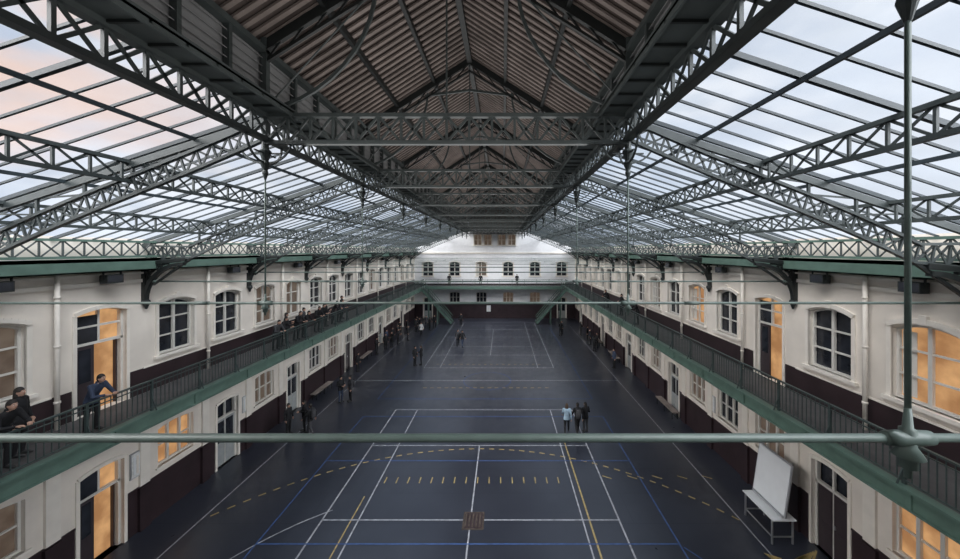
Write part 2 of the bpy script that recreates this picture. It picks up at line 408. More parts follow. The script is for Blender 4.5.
for i in range(len(edges)-1):
    a, c = edges[i], edges[i+1]
    if abs(abs((a+c)/2)) > .5 and abs((a+c)/2) < 3:
        uc = (a+c)/2
        panel(b, P, a, c, 9.6, 12.95, 'white', (uc-.55, uc+.55, 10.7, 12.3, .1)); put('w', SMW, (uc, Y1, 10.7), 0)
        b.face([P(a, 12.95, 0), P(c, 12.95, 0), P(c, rz_(c), 0), P(a, rz_(a), 0)], 'wood')
    elif abs((a+c)/2) < C:
        panel(b, P, a, c, 9.6, 12.95, 'white')
        if a < 0 < c: b.face([P(a, 12.95, 0), P(c, 12.95, 0), P(c, rz_(c), 0), P(0, 17, 0), P(a, rz_(a), 0)], 'wood')
        else: b.face([P(a, 12.95, 0), P(c, 12.95, 0), P(c, rz_(c), 0), P(a, rz_(a), 0)], 'wood')
    else:
        za = roofz(a)+.05; zc = roofz(c)+.05
        b.face([P(a, 9.6, 0), P(c, 9.6, 0), P(c, zc, 0), P(a, za, 0)], 'white')
b.obj('wall_far')
b = MB(); b.box((-HW+.55, Y1-.1, 9.45), (HW-.55, Y1, 9.65), 'creamtrim'); b.obj('trim_3')
b = MB()
b.box((-HW-.5, Y0-.3, 0), (HW+.5, Y0, 10.4), 'cream')
b.face([(-HW, Y0, 10.4), (HW, Y0, 10.4), (C, Y0, 12.95), (C, Y0, 14.5), (0, Y0, 17), (-C, Y0, 14.5), (-C, Y0, 12.95)], 'cream')
b.obj('wall_back')

# ------------------------------------------------------------------ balconies
for s in (-1, 1):
    b = MB(); ya, yb = YA, YB
    XW = HW-.005
    b.box((s*XW, ya, ZB1-.12), (s*BE, yb, ZB1), 'deck')
    b.box((s*XW, ya, ZB1-.16), (s*BE, yb, ZB1-.12), 'soffit')
    b.box((s*(BE+.02), ya, ZB0), (s*(BE-.03), yb, ZB1+.02), 'green')
    b.box((s*(BE+.12), ya, ZB0), (s*(BE-.1), yb, ZB0+.04), 'green')
    b.box((s*(BE+.12), ya, ZB1+.0), (s*(BE-.12), yb, ZB1+.05), 'green')
    for i in range(NB):
        y = Y0+i*BAY+(.08 if i == 0 else 0)
        b.beam((s*XW, y, ZB1-.25), (s*BE, y, ZB1-.25), .1, .18, 'green')
        b.beam((s*(HW-.18), y, 3.6), (s*(HW-.18), y, ZB1-.2), .1, .08, 'green')
        pts = [(s*(HW-.18-1.3*(1-math.cos(a))), y, 3.65+.9*math.sin(a)) for a in [math.pi/2*j/6 for j in range(7)]]
        for j in range(6): b.beam(pts[j], pts[j+1], .07, .07, 'green')
        b.box((s*(BE-.03), y-.05, ZB0+.04), (s*(BE-.08), y+.05, ZB1), 'green')
    b.obj('balcony_gallery')
    r = MB(); xr = s*(BE+.06); zt = 5.88
    r.box((xr-.035, ya, zt-.04), (xr+.035, yb-1.9, zt), 'rail')
    r.box((xr-.015, ya, zt-.16), (xr+.015, yb-1.9, zt-.135), 'rail')
    r.box((xr-.018, ya, ZB1+.12), (xr+.018, yb-1.9, ZB1+.15), 'rail')
    y = ya+.03; i = 0
    while y < yb-1.9:
        if i % 12 == 0:
            r.box((xr-.03, y-.03, ZB1+.05), (xr+.03, y+.03, zt+.0), 'rail')
            r.beam((xr+s*.0, y, ZB1+.5), (xr-s*.16, y, ZB1+.06), .025, .025, 'rail')
        else:
            r.box((xr-.009, y-.009, ZB1+.14), (xr+.009, y+.009, zt-.03), 'rail')
        y += .145; i += 1
    r.obj('balcony_railing')
b = MB(); yg = Y1-1.9
b.box((-BE+.14, yg, ZB1-.12), (BE-.14, YB, ZB1), 'deck'); b.box((-BE+.14, yg-.03, ZB0), (BE-.14, yg+.02, ZB1+.03), 'green')
for x in (-8.9, -4.45, 0, 4.45, 8.9):
    b.beam((x, yg, ZB1-.25), (x, YB, ZB1-.25), .1, .18, 'green')
for s in (-1, 1):
    b.box((s*9.3-.09, yg+.02, 0), (s*9.3+.09, yg+.2, ZB0), 'green')
b.obj('far_gallery')
r = MB(); zt = 5.88; yr = yg+.05
r.box((-BE+.2, yr-.03, zt-.04), (BE-.2, yr+.03, zt), 'rail'); r.box((-BE+.2, yr-.02, ZB1+.12), (BE-.2, yr+.02, ZB1+.15), 'rail')
x = -BE+.2
i = 0
while x < BE-.2:
    w = .03 if i % 12 == 0 else .009
    r.box((x-w, yr-w, ZB1+.03), (x+w, yr+w, zt-.02), 'rail'); x += .145; i += 1
r.obj('gallery_railing')
# stairs: descend from each side gallery towards the middle of the hall, in front of the far gallery
for s in (-1, 1):
    b = MB(); n = 26; xt, xb = s*(BE-.15), s*(BE-4.2); ys = (46.9, 48.1)
    for yy in ys:
        b.beam((xb, yy, .15), (xt, yy, ZB1-.1), .06, .3, 'green')
        b.beam((xb, yy, 1.0), (xt, yy, ZB1+.9), .05, .06, 'green')
        for j in range(0, n+1, 2):
            f = j/n; x = xb+(xt-xb)*f; b.box((x-.014, yy-.014, ZB1*f), (x+.014, yy+.014, ZB1*f+.95), 'rail')
    for j in range(1, n+1):
        f = j/n; x = xb+(xt-xb)*f
        b.box((x-s*.26, ys[0], ZB1*f-.05), (x, ys[1], ZB1*f-.01), 'steel'); b.box((x-s*.02, ys[0], ZB1*(f-1/n)), (x, ys[1], ZB1*f-.02), 'steelD')
    for yy in ys: b.box((s*7.6-.05, yy-.05, 0), (s*7.6+.05, yy+.05, 2.2), 'green')
    b.obj('staircase')

# ------------------------------------------------------------------ gutter beams, lattice purlins, girders
for s in (-1, 1):
    b = MB()
    b.box((s*(HW-.005), YA, 9.62), (s*(HW-.5), YB, 9.72), 'green')
    b.box((s*(HW-.46), YA, 9.3), (s*(HW-.5), YB, 9.72), 'green')
    b.box((s*(HW-.005), YA, 9.3), (s*(HW-.5), YB, 9.34), 'green')
    b.obj('gutter_beam')
    b = MB(); n = 106
    b.lattice((s*(HW-.48), YA, 9.78), (s*(HW-.48), YB, 9.78), (s*(HW-.48), YA, 10.28), (s*(HW-.48), YB, 10.28), n, .035, .02, 'steel', .09, .07, kc='green')
    b.obj('eaves_lattice_girder')
    for xp in (6.75, 9.4):
        b = MB(); zt = roofz(xp)-.12
        b.lattice((s*xp, YA, zt-.42), (s*xp, YB, zt-.42), (s*xp, YA, zt), (s*xp, YB, zt), 96, .04, .02, 'steel', .09, .07)
        b.obj('lattice_purlin')
    b = MB()
    b.lattice((s*C, YA, 12.36), (s*C, YB, 12.36), (s*C, YA, 12.86), (s*C, YB, 12.86), 104, .05, .03, 'steel', .16, .09)
    b.box((s*(C+.05), YA, 12.9), (s*(C-.62), YB, 12.94), 'steel')       # catwalk plate
    for i in range(105):
        y = YA+.03+i*.515; b.box((s*(C-.02), y-.02, 12.86), (s*(C-.62), y+.02, 12.9), 'steelD')
    b.box((s*(C-.58), YA, 12.82), (s*(C-.62), YB, 12.98), 'steel')
    b.obj('nave_lattice_girder')
    b = MB()
    b.box((s*(C+.12), YA, 12.95), (s*(C+.15), YB, 14.3), 'louvre')
    for j in range(7):
        z = 13.1+j*.17
        b.hexa([(s*(C+.12), YA, z), (s*(C+.12), YB, z), (s*(C+.02), YB, z-.07), (s*(C+.02), YA, z-.07),
                (s*(C+.12), YA, z+.02), (s*(C+.12), YB, z+.02), (s*(C+.02), YB, z-.05), (s*(C+.02), YA, z-.05)], 'louvre')
    for i in range(int((YB-YA)/1.03)+1):
        y = YA+.04+i*1.03; b.box((s*(C+.1), y-.04, 12.95), (s*(C-.02), y+.04, 14.3), 'steel')
    b.box((s*(C+.12), YA, 14.18), (s*(C-.06), YB, 14.3), 'steel')
    b.obj('clerestory_'+('left' if s < 0 else 'right'))
    b = MB(); xo = s*(HW+.3); zo = roofz(HW+.3)
    b.face([(s*C, Y0, 12.99), (s*C, Y1, 12.99), (xo, Y1, zo+.04), (xo, Y0, zo+.04)], 'glass')
    n = int((Y1-Y0)/.515)
    for i in range(n+1):
        y = Y0+i*.515; w, h = (.065, .08) if i % 5 == 0 else (.038, .042)
        b.beam((s*C, y, 12.95-h/2), (xo, y, zo-h/2), w, h, 'bar')
    for xp in (5.35, 8.1):
        z = roofz(xp)-.1; b.beam((s*xp, Y0, z), (s*xp, Y1, z), .05, .07, 'bar')
    b.obj('glass_roof_'+('left' if s < 0 else 'right'))

# ceiling
b = MB()
for s in (-1, 1):
    b.hexa([(s*(C+.35), Y0, 14.32), (s*(C+.35), Y1, 14.32), (0, Y1, 17.05), (0, Y0, 17.05),
            (s*(C+.35), Y0, 14.42), (s*(C+.35), Y1, 14.42), (0, Y1, 17.15), (0, Y0, 17.15)], 'wood')
    n = int((Y1-Y0)/.2575)
    for i in range(n+1):
        y = Y0+i*.2575
        b.beam((s*(C+.1), y, 14.42), (0.02*s, y, 16.96), .1, .05, 'batten')
    for f in (.33, .67):
        x = C*f; z = 17.05-x*2.63/(C+.12)*.985-.16
        b.beam((s*x, Y0, z), (s*x, Y1, z), .1, .16, 'steelD')
b.box((-.08, Y0, 16.7), (.08, Y1, 16.95), 'steelD')
b.obj('ceiling')

# ------------------------------------------------------------------ trusses
def arcpts(f, n): return [f(i/n) for i in range(n+1)]
b = MB()
n = 16
b.lattice((-C, 0, 12.28), (C, 0, 12.28), (-C, 0, 12.86), (C, 0, 12.86), n, .05, .03, 'steel', .12, .08)
b.tube([(0, 0, 12.3), (0, 0, 16.8)], .02, 'steel', 8)
for s in (-1, 1):
    b.beam((s*C, 0, 12.9), (s*C, 0, 14.5), .12, .12, 'steel')
    b.beam((s*C, 0, 14.33), (0, 0, 16.8), .1, .2, 'steelD')
    b.beam((s*C, 0, 14.0), (0, 0, 16.45), .07, .06, 'steelD')
    for i in range(8):
        f0 = i/8; f1 = (i+1)/8
        p = lambda f, z: (s*C*(1-f), 0, z+2.46*f)
        b.beam(p(f0, 14.0), p(f1, 14.33), .03, .04, 'steelD')
    ap = arcpts(lambda t: (s*(C-.05-2.3*math.sin(t*math.pi/2)), 0, 13.0+2.3*(1-math.cos(t*math.pi/2))**.9 + .35*t), 10)
    for i in range(10): b.beam(ap[i], ap[i+1], .06, .07, 'steel')
    b.beam((s*1.6, 0, 15.55), (0, 0, 15.75), .06, .08, 'steel')
    b.tube([(s*C, 0, 13.0), (s*1.5, 0, 15.6)], .018, 'steel', 6)
    b.beam((s*C, 0, roofz(C)-.2), (s*HW, 0, roofz(HW)-.2), .09, .14, 'steel')
    def low(t):
        x = C+(9.95-C)*t; z = 12.36-2.62*t - .18*math.sin(math.pi*t)*(1-t)*1.0 + .12*math.sin(math.pi*t)
        return Vector((s*x, 0, z))
    def hi(t):
        p = low(t); return Vector((p.x+s*.12, 0, p.z+.36+.02*t))
    A = arcpts(low, 18); B = arcpts(hi, 18)
    for i in range(18): b.beam(A[i], A[i+1], .1, .06, 'steel'); b.beam(B[i], B[i+1], .1, .06, 'steel')
    b.xweb(A, B, .04, .025, 'steel')
    A2 = [A[-1].lerp(Vector((s*(HW-.02), 0, 9.55)), t/5) for t in range(6)]
    B2 = [B[-1].lerp(Vector((s*(HW-.02), 0, 10.15)), t/5) for t in range(6)]
    for i in range(5): b.beam(A2[i], A2[i+1], .1, .06, 'steel'); b.beam(B2[i], B2[i+1], .1, .06, 'steel')
    b.xweb(A2, B2, .04, .025, 'steel')
    for i in (5, 8, 11, 14, 17):
        p = B[i]; b.beam(p, (p.x, 0, roofz(p.x)-.2), .05, .05, 'steel')
    for i, j in ((5, 8), (8, 11), (11, 14), (14, 17)):
        b.beam(B[i], (B[j].x, 0, roofz(B[j].x)-.25), .035, .035, 'steel')
    fx = s*C
    b.tube([(fx, 0, 12.4), (fx, 0, 12.15), (fx, 0, 12.1), (fx, 0, 11.9), (fx, 0, 11.84), (fx, 0, 11.7), (fx, 0, 11.64), (fx, 0, 11.5)],
           [.06, .07, .12, .06, .1, .045, .06, .02], 'steel', 12)
    for dx, dy in ((1, 0), (-1, 0), (0, 1), (0, -1)):
        q = arcpts(lambda t: (fx+dx*(.06+.5*math.sin(t*math.pi/2)), dy*(.06+.5*math.sin(t*math.pi/2)), 11.85+.5*(1-math.cos(t*math.pi/2))), 6)
        for i in range(6): b.beam(q[i], q[i+1], .035, .035, 'steel')
        b.beam((fx, 0, 12.05), (fx+dx*.33, dy*.33, 12.05), .03, .03, 'steel')
    x0 = HW-.06
    b.beam((s*x0, 0, 8.1), (s*x0, 0, 9.6), .16, .12, 'steelD', up=(1, 0, 0))
    b.beam((s*x0, 0, 9.5), (s*(x0-1.5), 0, 9.66), .14, .12, 'steelD')
    q = arcpts(lambda t: (s*(x0-.02-1.4*(1-math.cos(t*math.pi/2))), 0, 8.2+1.3*math.sin(t*math.pi/2)), 10)
    for i in range(10): b.beam(q[i], q[i+1], .14, .12, 'steelD')
    q = arcpts(lambda t: (s*(x0-.05-.8*(1-math.cos(t*math.pi/2))), 0, 8.75+.75*math.sin(t*math.pi/2)), 8)
    for i in range(8): b.beam(q[i], q[i+1], .08, .06, 'steelD')
    for cx, cz, r in ((.22, 9.34, .13), (.5, 9.38, .1), (.12, 8.98, .08)):
        ring = [(s*(x0-cx+r*math.cos(a)), 0, cz+r*math.sin(a)) for a in [2*math.pi*i/12 for i in range(13)]]
        for i in range(12): b.beam(ring[i], ring[i+1], .07, .045, 'steelD', up=(0, 1, 0))
    b.beam((s*(x0-.3), 0, 8.75), (s*(x0-1.9), 0, 9.85), .07, .07, 'steelD')
    b.tube([(s*(x0-.05), 0, 8.2), (s*(x0-.05), 0, 8.1), (s*(x0-.05), 0, 8.0), (s*(x0-.05), 0, 7.88)], [.1, .13, .07, .03], 'steelD', 10)
tm = b.mesh('roof_truss')
for y in TR: inst('roof_truss', tm, (0, y, 0))
def tierod(zr, hang=True):
    b = MB()
    b.tube([(-HW+.02, 0, zr), (HW-.02, 0, zr)], .027, 'rod', 12)
    for s in (-1, 1):
        x = s*C
        if hang:
            b.tube([(s*C, 0, zr), (s*C, 0, 11.55)], .017, 'rod', 10)
            b.tube([(x-.16, 0, zr), (x-.15, 0, zr), (x-.15, 0, zr), (x-.06, 0, zr), (x+.06, 0, zr), (x+.15, 0, zr), (x+.16, 0, zr)], [.03, .045, .045, .05, .05, .045, .03], 'rod', 12)
            b.tube([(x, 0, zr-.26), (x, 0, zr-.2), (x, 0, zr-.19), (x, 0, zr-.12), (x, 0, zr-.115), (x, 0, zr-.05), (x, 0, zr+.06), (x, 0, zr+.07), (x, 0, zr+.2)],
                   [.02, .022, .05, .05, .085, .045, .045, .028, .018], 'rod', 12)
        b.tube([(s*(HW-.5), 0, zr), (s*(HW-.3), 0, zr)], .045, 'rod', 10)
        b.tube([(s*(C+1.2), 0, zr), (s*(C+1.5), 0, zr)], .04, 'rod', 6)
    return b.mesh('tie_rod', True)
near = tierod(8.765); far = tierod(8.87); plain = tierod(8.87, False)
for i, y in enumerate(TR): inst('tie_rod', near if i == 0 else (far if i in (1, 2) else plain), (0, y, 0))

# ------------------------------------------------------------------ floodlights under the gutter
fb = MB()
fb.box((-.24, -.11, -.36), (.24, .13, -.09), 'steelD'); fb.face([(-.21, -.111, -.33), (.21, -.111, -.33), (.21, -.111, -.12), (-.21, -.111, -.12)], 'pane')
for i in range(6): fb.box((-.21+i*.08, .13, -.33), (-.195+i*.08, .18, -.12), 'steelD')
for sx in (-1, 1): fb.box((sx*.24, -.02, -.24), (sx*.27, .02, 0), 'steelD')
fb.box((-.27, -.02, -.02), (.27, .02, .0), 'steelD')
fm = fb.mesh('floodlight')
for s in (-1, 1):
    for i in (3, 4, 5, 7, 9, 11, 13, 15, 17, 19):
        inst('floodlight', fm, (s*(HW-.32), Y0+BAY*(i+.5), 9.295), math.pi/2 if s < 0 else -math.pi/2)

# ------------------------------------------------------------------ posters / noticeboards
def board(name, s, y, z, w, h, k='poster'):
    b = MB(); x = s*(HW-.005)
    b.box((x, y-w/2, z), (x-s*.04, y+w/2, z+h), 'alu'); b.box((x-s*.04, y-w/2+.04, z+.04), (x-s*.045, y+w/2-.04, z+h-.04), k)
    for j in range(3):
        b.box((x-s*.045, y-w/2+.1+j*w*.28, z+.12), (x-s*.05, y-w/2+.1+j*w*.28+w*.2, z+h-.15), 'cream' if j % 2 else 'board')
    b.obj(name)
board('notice_board', -1, 12.3, 2.0, .36, .9); board('notice_board', -1, 17.5, 1.9, .3, .8); board('notice_board', 1, 17.5, 1.9, .3, .8)
b = MB(); b.box((-1.2, Y1-.035, 1.0), (-.6, Y1-.005, 1.9), 'board'); b.box((-1.1, Y1-.04, 1.1), (-.7, Y1-.035, 1.5), 'poster'); b.obj('wall_poster')

# ------------------------------------------------------------------ whiteboard on stand
b = MB(); x = 10.9
for y in (11.9, 13.2):
    b.beam((x-.15, y, 1.0), (x+.12, y, 2.75), .05, .05, 'alu')
    b.beam((x-.55, y, 0), (x-.55, y, .85), .045, .045, 'alu'); b.beam((x+.15, y, 0), (x+.15, y, .85), .045, .045, 'alu')
    b.beam((x-.55, y, .25), (x+.15, y, .25), .035, .035, 'alu')
b.box((x-.6, 11.8, .84), (x+.2, 13.3, .88), 'board')
b.beam((x-.55, 11.9, .25), (x-.55, 13.2, .25), .035, .035, 'alu')
b.hexa([(x-.2, 11.78, .95), (x-.16, 11.78, .95), (x-.16, 13.32, .95), (x-.2, 13.32, .95), (x+.06, 11.78, 2.72), (x+.1, 11.78, 2.72), (x+.1, 13.32, 2.72), (x+.06, 13.32, 2.72)], 'alu')
b.hexa([(x-.215, 11.83, 1.0), (x-.2, 11.83, 1.0), (x-.2, 13.27, 1.0), (x-.215, 13.27, 1.0), (x+.035, 11.83, 2.67), (x+.05, 11.83, 2.67), (x+.05, 13.27, 2.67), (x+.035, 13.27, 2.67)], 'board')
b.box((x-.27, 11.85, .95), (x-.2, 13.25, .98), 'alu')
b.obj('whiteboard_on_table')
bb = MB()
bb.box((-.2, -1.2, .42), (.2, 1.2, .46), 'batten')
for y in (-1, 0, 1):
    for x in (-.15, .15): bb.box((x-.02, y-.02, 0), (x+.02, y+.02, .42), 'steelD')
bb.box((-.02, -1.2, .2), (.02, 1.2, .23), 'steelD')
bm_ = bb.mesh('bench')
for s, y in ((-1, 24.3), (-1, 32), (1, 21.7), (1, 32), (1, 37.3)): inst('bench', bm_, (s*(HW-.4), y, 0))

# ------------------------------------------------------------------ people
def hand(b, wrist, d, side, palmn):
    """palm, four fingers, thumb leaving the side of palm"""
    w = Vector(wrist); d = Vector(d).normalized(); side = Vector(side); side = (side-d*side.dot(d)).normalized(); n = d.cross(side).normalized()
    if n.dot(Vector(palmn)) < 0: n = -n
    R = Matrix((side, n, d)).transposed()
    b.ellip(w+d*.045, (.042, .018, .055), 'skin', 12, 8, R)
    for i, (o, L) in enumerate(((-.030, .072), (-.010, .082), (.010, .077), (.029, .060))):
        r = w+d*.07+side*o
        p1 = r+d*L*.45+n*.008; p2 = p1+d*L*.3+n*.015; p3 = p2+d*L*.18+n*.022
        b.tube([r, p1, p2, p3], [.0095, .009, .008, .0055], 'skin', 7)
    r = w+d*.025-side*.032
    b.tube([r, r-side*.022+d*.025+n*.006, r-side*.03+d*.05+n*.014, r-side*.028+d*.066+n*.02], [.012, .011, .009, .006], 'skin', 7)

def make_person(name, pose, hair='short', pack=False):
    """front of the figure is -Y"""
    J = dict(hipL=(-.09, 0, .92), hipR=(.09, 0, .92), kneeL=(-.1, -.01, .50), kneeR=(.1, -.01, .50), ankL=(-.105, .02, .085), ankR=(.105, .02, .085),
             elbL=(-.26, .03, 1.14), elbR=(.26, .03, 1.14), wrL=(-.27, -.04, .88), wrR=(.27, -.04, .88), bend=0)
    J.update(pose)
    be = J['bend']
    def T(p):
        z = p[2]; a = be*max(0, min(1, (z-.92)/.25)); dy = z-.92
        if dy <= 0: return Vector(p)
        return Vector((p[0], p[1]*math.cos(a)-dy*math.sin(a), .92+dy*math.cos(a)))
    m = MB()
    rs = []
    for z, rx, ry, oy in ((.80, .165, .125, .005), (.86, .175, .13, .005), (.95, .17, .125, .0), (1.05, .155, .115, .0), (1.15, .165, .12, .0), (1.27, .185, .125, .005),
                      (1.36, .185, .115, .01), (1.42, .15, .09, .01), (1.47, .075, .065, .005)):
        rs.append((T((0, oy, z)), rx, ry))
    m.rings(rs, 'black', 20)
    neck = T((0, .005, 1.44)); hc = T((0, -.015, 1.60))
    m.tube([neck, T((0, 0, 1.55))], [.058, .052], 'black', 12)
    m.ellip(hc, (.074, .092, .112), 'black', 18, 14)
    m.ellip(hc+Vector((0, -.018, -.06)), (.052, .066, .055), 'black', 14, 10)
    m.tube([hc+Vector((0, -.08, .015)), hc+Vector((0, -.108, -.022)), hc+Vector((0, -.09, -.032))], [.009, .015, .01], 'black', 8)
    for s in (-1, 1): m.ellip(hc+Vector((s*.076, .005, -.01)), (.012, .02, .03), 'black', 8, 6)
    segs = []
    for s, L in ((-1, 'L'), (1, 'R')):
        sh = T((s*.175, .01, 1.385)); el = Vector(J['elb'+L]); wr = Vector(J['wr'+L])
        m.tube([T((s*.12, .01, 1.39)), sh, sh.lerp(el, .5), el, el.lerp(wr, .35), wr], [.065, .068, .058, .050, .050, .036], 'black', 14)
        m.ellip(sh, (.07, .07, .07), 'black', 12, 8); m.ellip(el, (.051, .051, .051), 'black', 10, 8)
        segs.append(('arm', sh, el)); segs.append(('arm', el, wr))
        hp = Vector(J['hip'+L]); kn = Vector(J['knee'+L]); an = Vector(J['ank'+L])
        m.tube([hp, hp.lerp(kn, .4), kn, kn.lerp(an, .35), an], [.098, .088, .062, .062, .045], 'black', 14)
        m.ellip(kn, (.063, .065, .065), 'black', 10, 8)
        segs.append(('leg', hp, kn)); segs.append(('leg', kn, an))
        toe = an+Vector((0, -.17, -.045)); heel = an+Vector((0, .05, -.04))
        if an.z > .12: toe = an+Vector((0, -.12, -.12)); heel = an+Vector((0, .06, .0))
        m.tube([heel, an+Vector((0, -.03, -.03)), toe.lerp(an, .25), toe], [.036, .05, .043, .033], 'black', 10)
        m.ellip(toe, (.042, .05, .03), 'black', 10, 6)
        segs.append(('shoe', heel, toe))
    tmp = m.obj('tmp_body')
    md = tmp.modifiers.new('r', 'REMESH'); md.mode = 'VOXEL'; md.voxel_size = .013
    sm = tmp.modifiers.new('s', 'SMOOTH'); sm.iterations = 3; sm.factor = .5
    dg = bpy.context.evaluated_depsgraph_get(); ev = tmp.evaluated_get(dg)
    me = bpy.data.meshes.new_from_object(ev)
    vs = [tuple(v.co) for v in me.vertices]; fs = [list(p.vertices) for p in me.polygons]; cs = [p.center.copy() for p in me.polygons]
    bpy.data.objects.remove(tmp); bpy.data.meshes.remove(me)
    def dseg(p, a, c):
        t = max(0, min(1, (p-a).dot(c-a)/max(1e-6, (c-a).length_squared))); return (p-(a+(c-a)*t)).length
    out = MB(); out.v = vs; out.f = fs
    for k in ('coat', 'trousers', 'skin', 'shoe', 'hairm'): out.mi(k)
    nk = T((0, .0, 1.475))
    for c in cs:
        best = min(segs, key=lambda q: dseg(c, q[1], q[2])-(0.03 if q[0] == 'arm' else 0)); d = dseg(c, best[1], best[2])
        if (c-hc).length < .145 or ((c-nk).length < .05 and c.z > nk.z-.01):
            rel = c-hc
            out.m.append(2 if not (rel.z > .045 and rel.y > -.085) and not (rel.y > .02 and rel.z > -.08) else 4)
        elif best[0] == 'arm' and d < .085: out.m.append(0)
        elif best[0] == 'shoe' and c.z < best[1].z+.06: out.m.append(3)
        elif c.z > .80: out.m.append(0)
        else: out.m.append(1)
    out.ellip(hc+Vector((0, .014, .022)), (.084, .094, .106), 'hairm', 18, 12, None, -.12)
    out.ellip(hc+Vector((0, .035, -.01)), (.08, .075, .10), 'hairm', 16, 10)
    if hair == 'long':
        out.rings([(hc+Vector((0, .06, -.30)), .075, .03), (hc+Vector((0, .055, -.2)), .095, .045), (hc+Vector((0, .045, -.08)), .092, .06), (hc+Vector((0, .03, .03)), .082, .07)], 'hairm', 16)
    for s in (-1, 1):
        out.ellip(hc+Vector((s*.029, -.082, .008)), (.012, .008, .007), 'eyew', 8, 6); out.ellip(hc+Vector((s*.029, -.088, .008)), (.006, .004, .006), 'hairm', 8, 6)
        out.beam(hc+Vector((s*.014, -.09, .026)), hc+Vector((s*.044, -.08, .026)), .006, .006, 'hairm')
    out.beam(hc+Vector((-.02, -.088, -.058)), hc+Vector((.02, -.088, -.058)), .008, .008, 'lip')
    cz = T((0, .003, 1.46)); out.rings([(cz-Vector((0, 0, .015)), .082, .072), (cz+Vector((0, 0, .02)), .072, .066), (cz+Vector((0, 0, .045)), .068, .063)], 'coat', 18)
    for s, L in ((-1, 'L'), (1, 'R')):
        el = Vector(J['elb'+L]); wr = Vector(J['wr'+L]); d = (wr-el).normalized()
        out.tube([wr-d*.03, wr+d*.008], [.041, .042], 'coat', 12)
        hand(out, wr+d*.005, d, (0, 1, 0) if abs(d.y) < .7 else (-s, 0, .0), (-s, 0, 0) if abs(d.y) < .7 else (0, 0, -1))
    if pack:
        c0 = T((0, .19, 1.2))
        out.rings([(c0+Vector((0, 0, -.24)), .11, .06), (c0+Vector((0, 0, -.2)), .145, .085), (c0, .15, .09), (c0+Vector((0, 0, .15)), .13, .08), (c0+Vector((0, 0, .2)), .09, .05)], 'packm', 14)
        for s in (-1, 1):
            out.tube([T((s*.1, .12, 1.38)), T((s*.11, -.02, 1.455)), T((s*.11, -.125, 1.3)), T((s*.13, -.08, 1.1)), T((s*.12, .12, 1.0))], .014, 'packm', 6)
    return out
POSES = {
    'stand': {},
    'front': dict(elbL=(-.25, .02, 1.15), elbR=(.25, .02, 1.15), wrL=(-.08, -.22, 1.12), wrR=(.1, -.24, 1.17), kneeL=(-.11, -.03, .5), ankL=(-.13, .0, .085)),
    'walk': dict(kneeL=(-.095, -.17, .53), ankL=(-.1, -.25, .10), kneeR=(.095, .04, .49), ankR=(.1, .29, .14), elbL=(-.24, .15, 1.16), wrL=(-.25, .13, .90), elbR=(.24, -.08, 1.15), wrR=(.23, -.26, .98), hipL=(-.09, -.01, .9), hipR=(.09, .01, .9)),
    'lean': dict(bend=.42, elbL=(-.25, -.33, 1.08), elbR=(.25, -.33, 1.08), wrL=(-.1, -.5, 1.08), wrR=(.12, -.53, 1.09), kneeL=(-.1, .02, .5), ankL=(-.11, .06, .085), kneeR=(.1, -.06, .5), ankR=(.11, .0, .085)),
}
M['eyew'] = mat('eye_white', (.7, .7, .7), .3); M['lip'] = mat('lip', (.35, .14, .12), .5)
M['coat'] = M['black']; M['trousers'] = M['black']; M['hairm'] = M['hair']; M['packm'] = M['greycloth']
base = {}
def pmesh(pose, hair, pack, coat, tro, hm='hair'):
    key = (pose, hair, pack)
    if key not in base: base[key] = make_person(pose, POSES[pose], hair, pack)
    o = base[key]; k2 = key+(coat, tro, hm)
    if k2 not in base:
        M['coat'] = M[coat]; M['trousers'] = M[tro]; M['hairm'] = M[hm]
        base[k2] = o.mesh('person_%s_%s' % (pose, coat), True)
    return base[k2]
def person(x, y, z, rz, pose='stand', hair='short', pack=False, coat='black', tro='black', hm='hair', h=1.0):
    inst('person', pmesh(pose, hair, pack, coat, tro, hm), (x, y, z), math.radians(rz), None, (h, h, h))
person(4.68, 19.1, 0, 170, 'walk', 'long', False, 'lightblue', 'black', 'hairb', .95)
person(5.25, 19.0, 0, 185, 'walk', 'short', True, 'black', 'black'); person(5.72, 19.2, 0, 200, 'front', 'long', False, 'black', 'greycloth', 'hair', .97)
person(-9.46, 23, 0, 60, 'front', 'short', False, 'black', 'denim'); person(-8.87, 23.1, 0, -50, 'stand', 'short', True, 'greycloth', 'black')
person(-6.4, 30.2, 0, 70, 'stand', 'short', False, 'black', 'black'); person(-5.9, 30.4, 0, -80, 'front', 'long', False, 'black', 'black')
person(-3.0, 36.1, 0, 30, 'walk', 'short', True, 'black', 'denim'); person(-3.5, 36.5, 0, 10, 'walk', 'short', False, 'greycloth', 'black')
person(-10.45, 19, 0, 80, 'stand', 'short', False, 'black', 'black', 'hair', .98); person(-9.75, 19.3, 0, -60, 'front', 'long', False, 'black', 'black')
person(-9.2, 18.9, 0, -100, 'walk', 'short', True, 'black', 'greycloth')
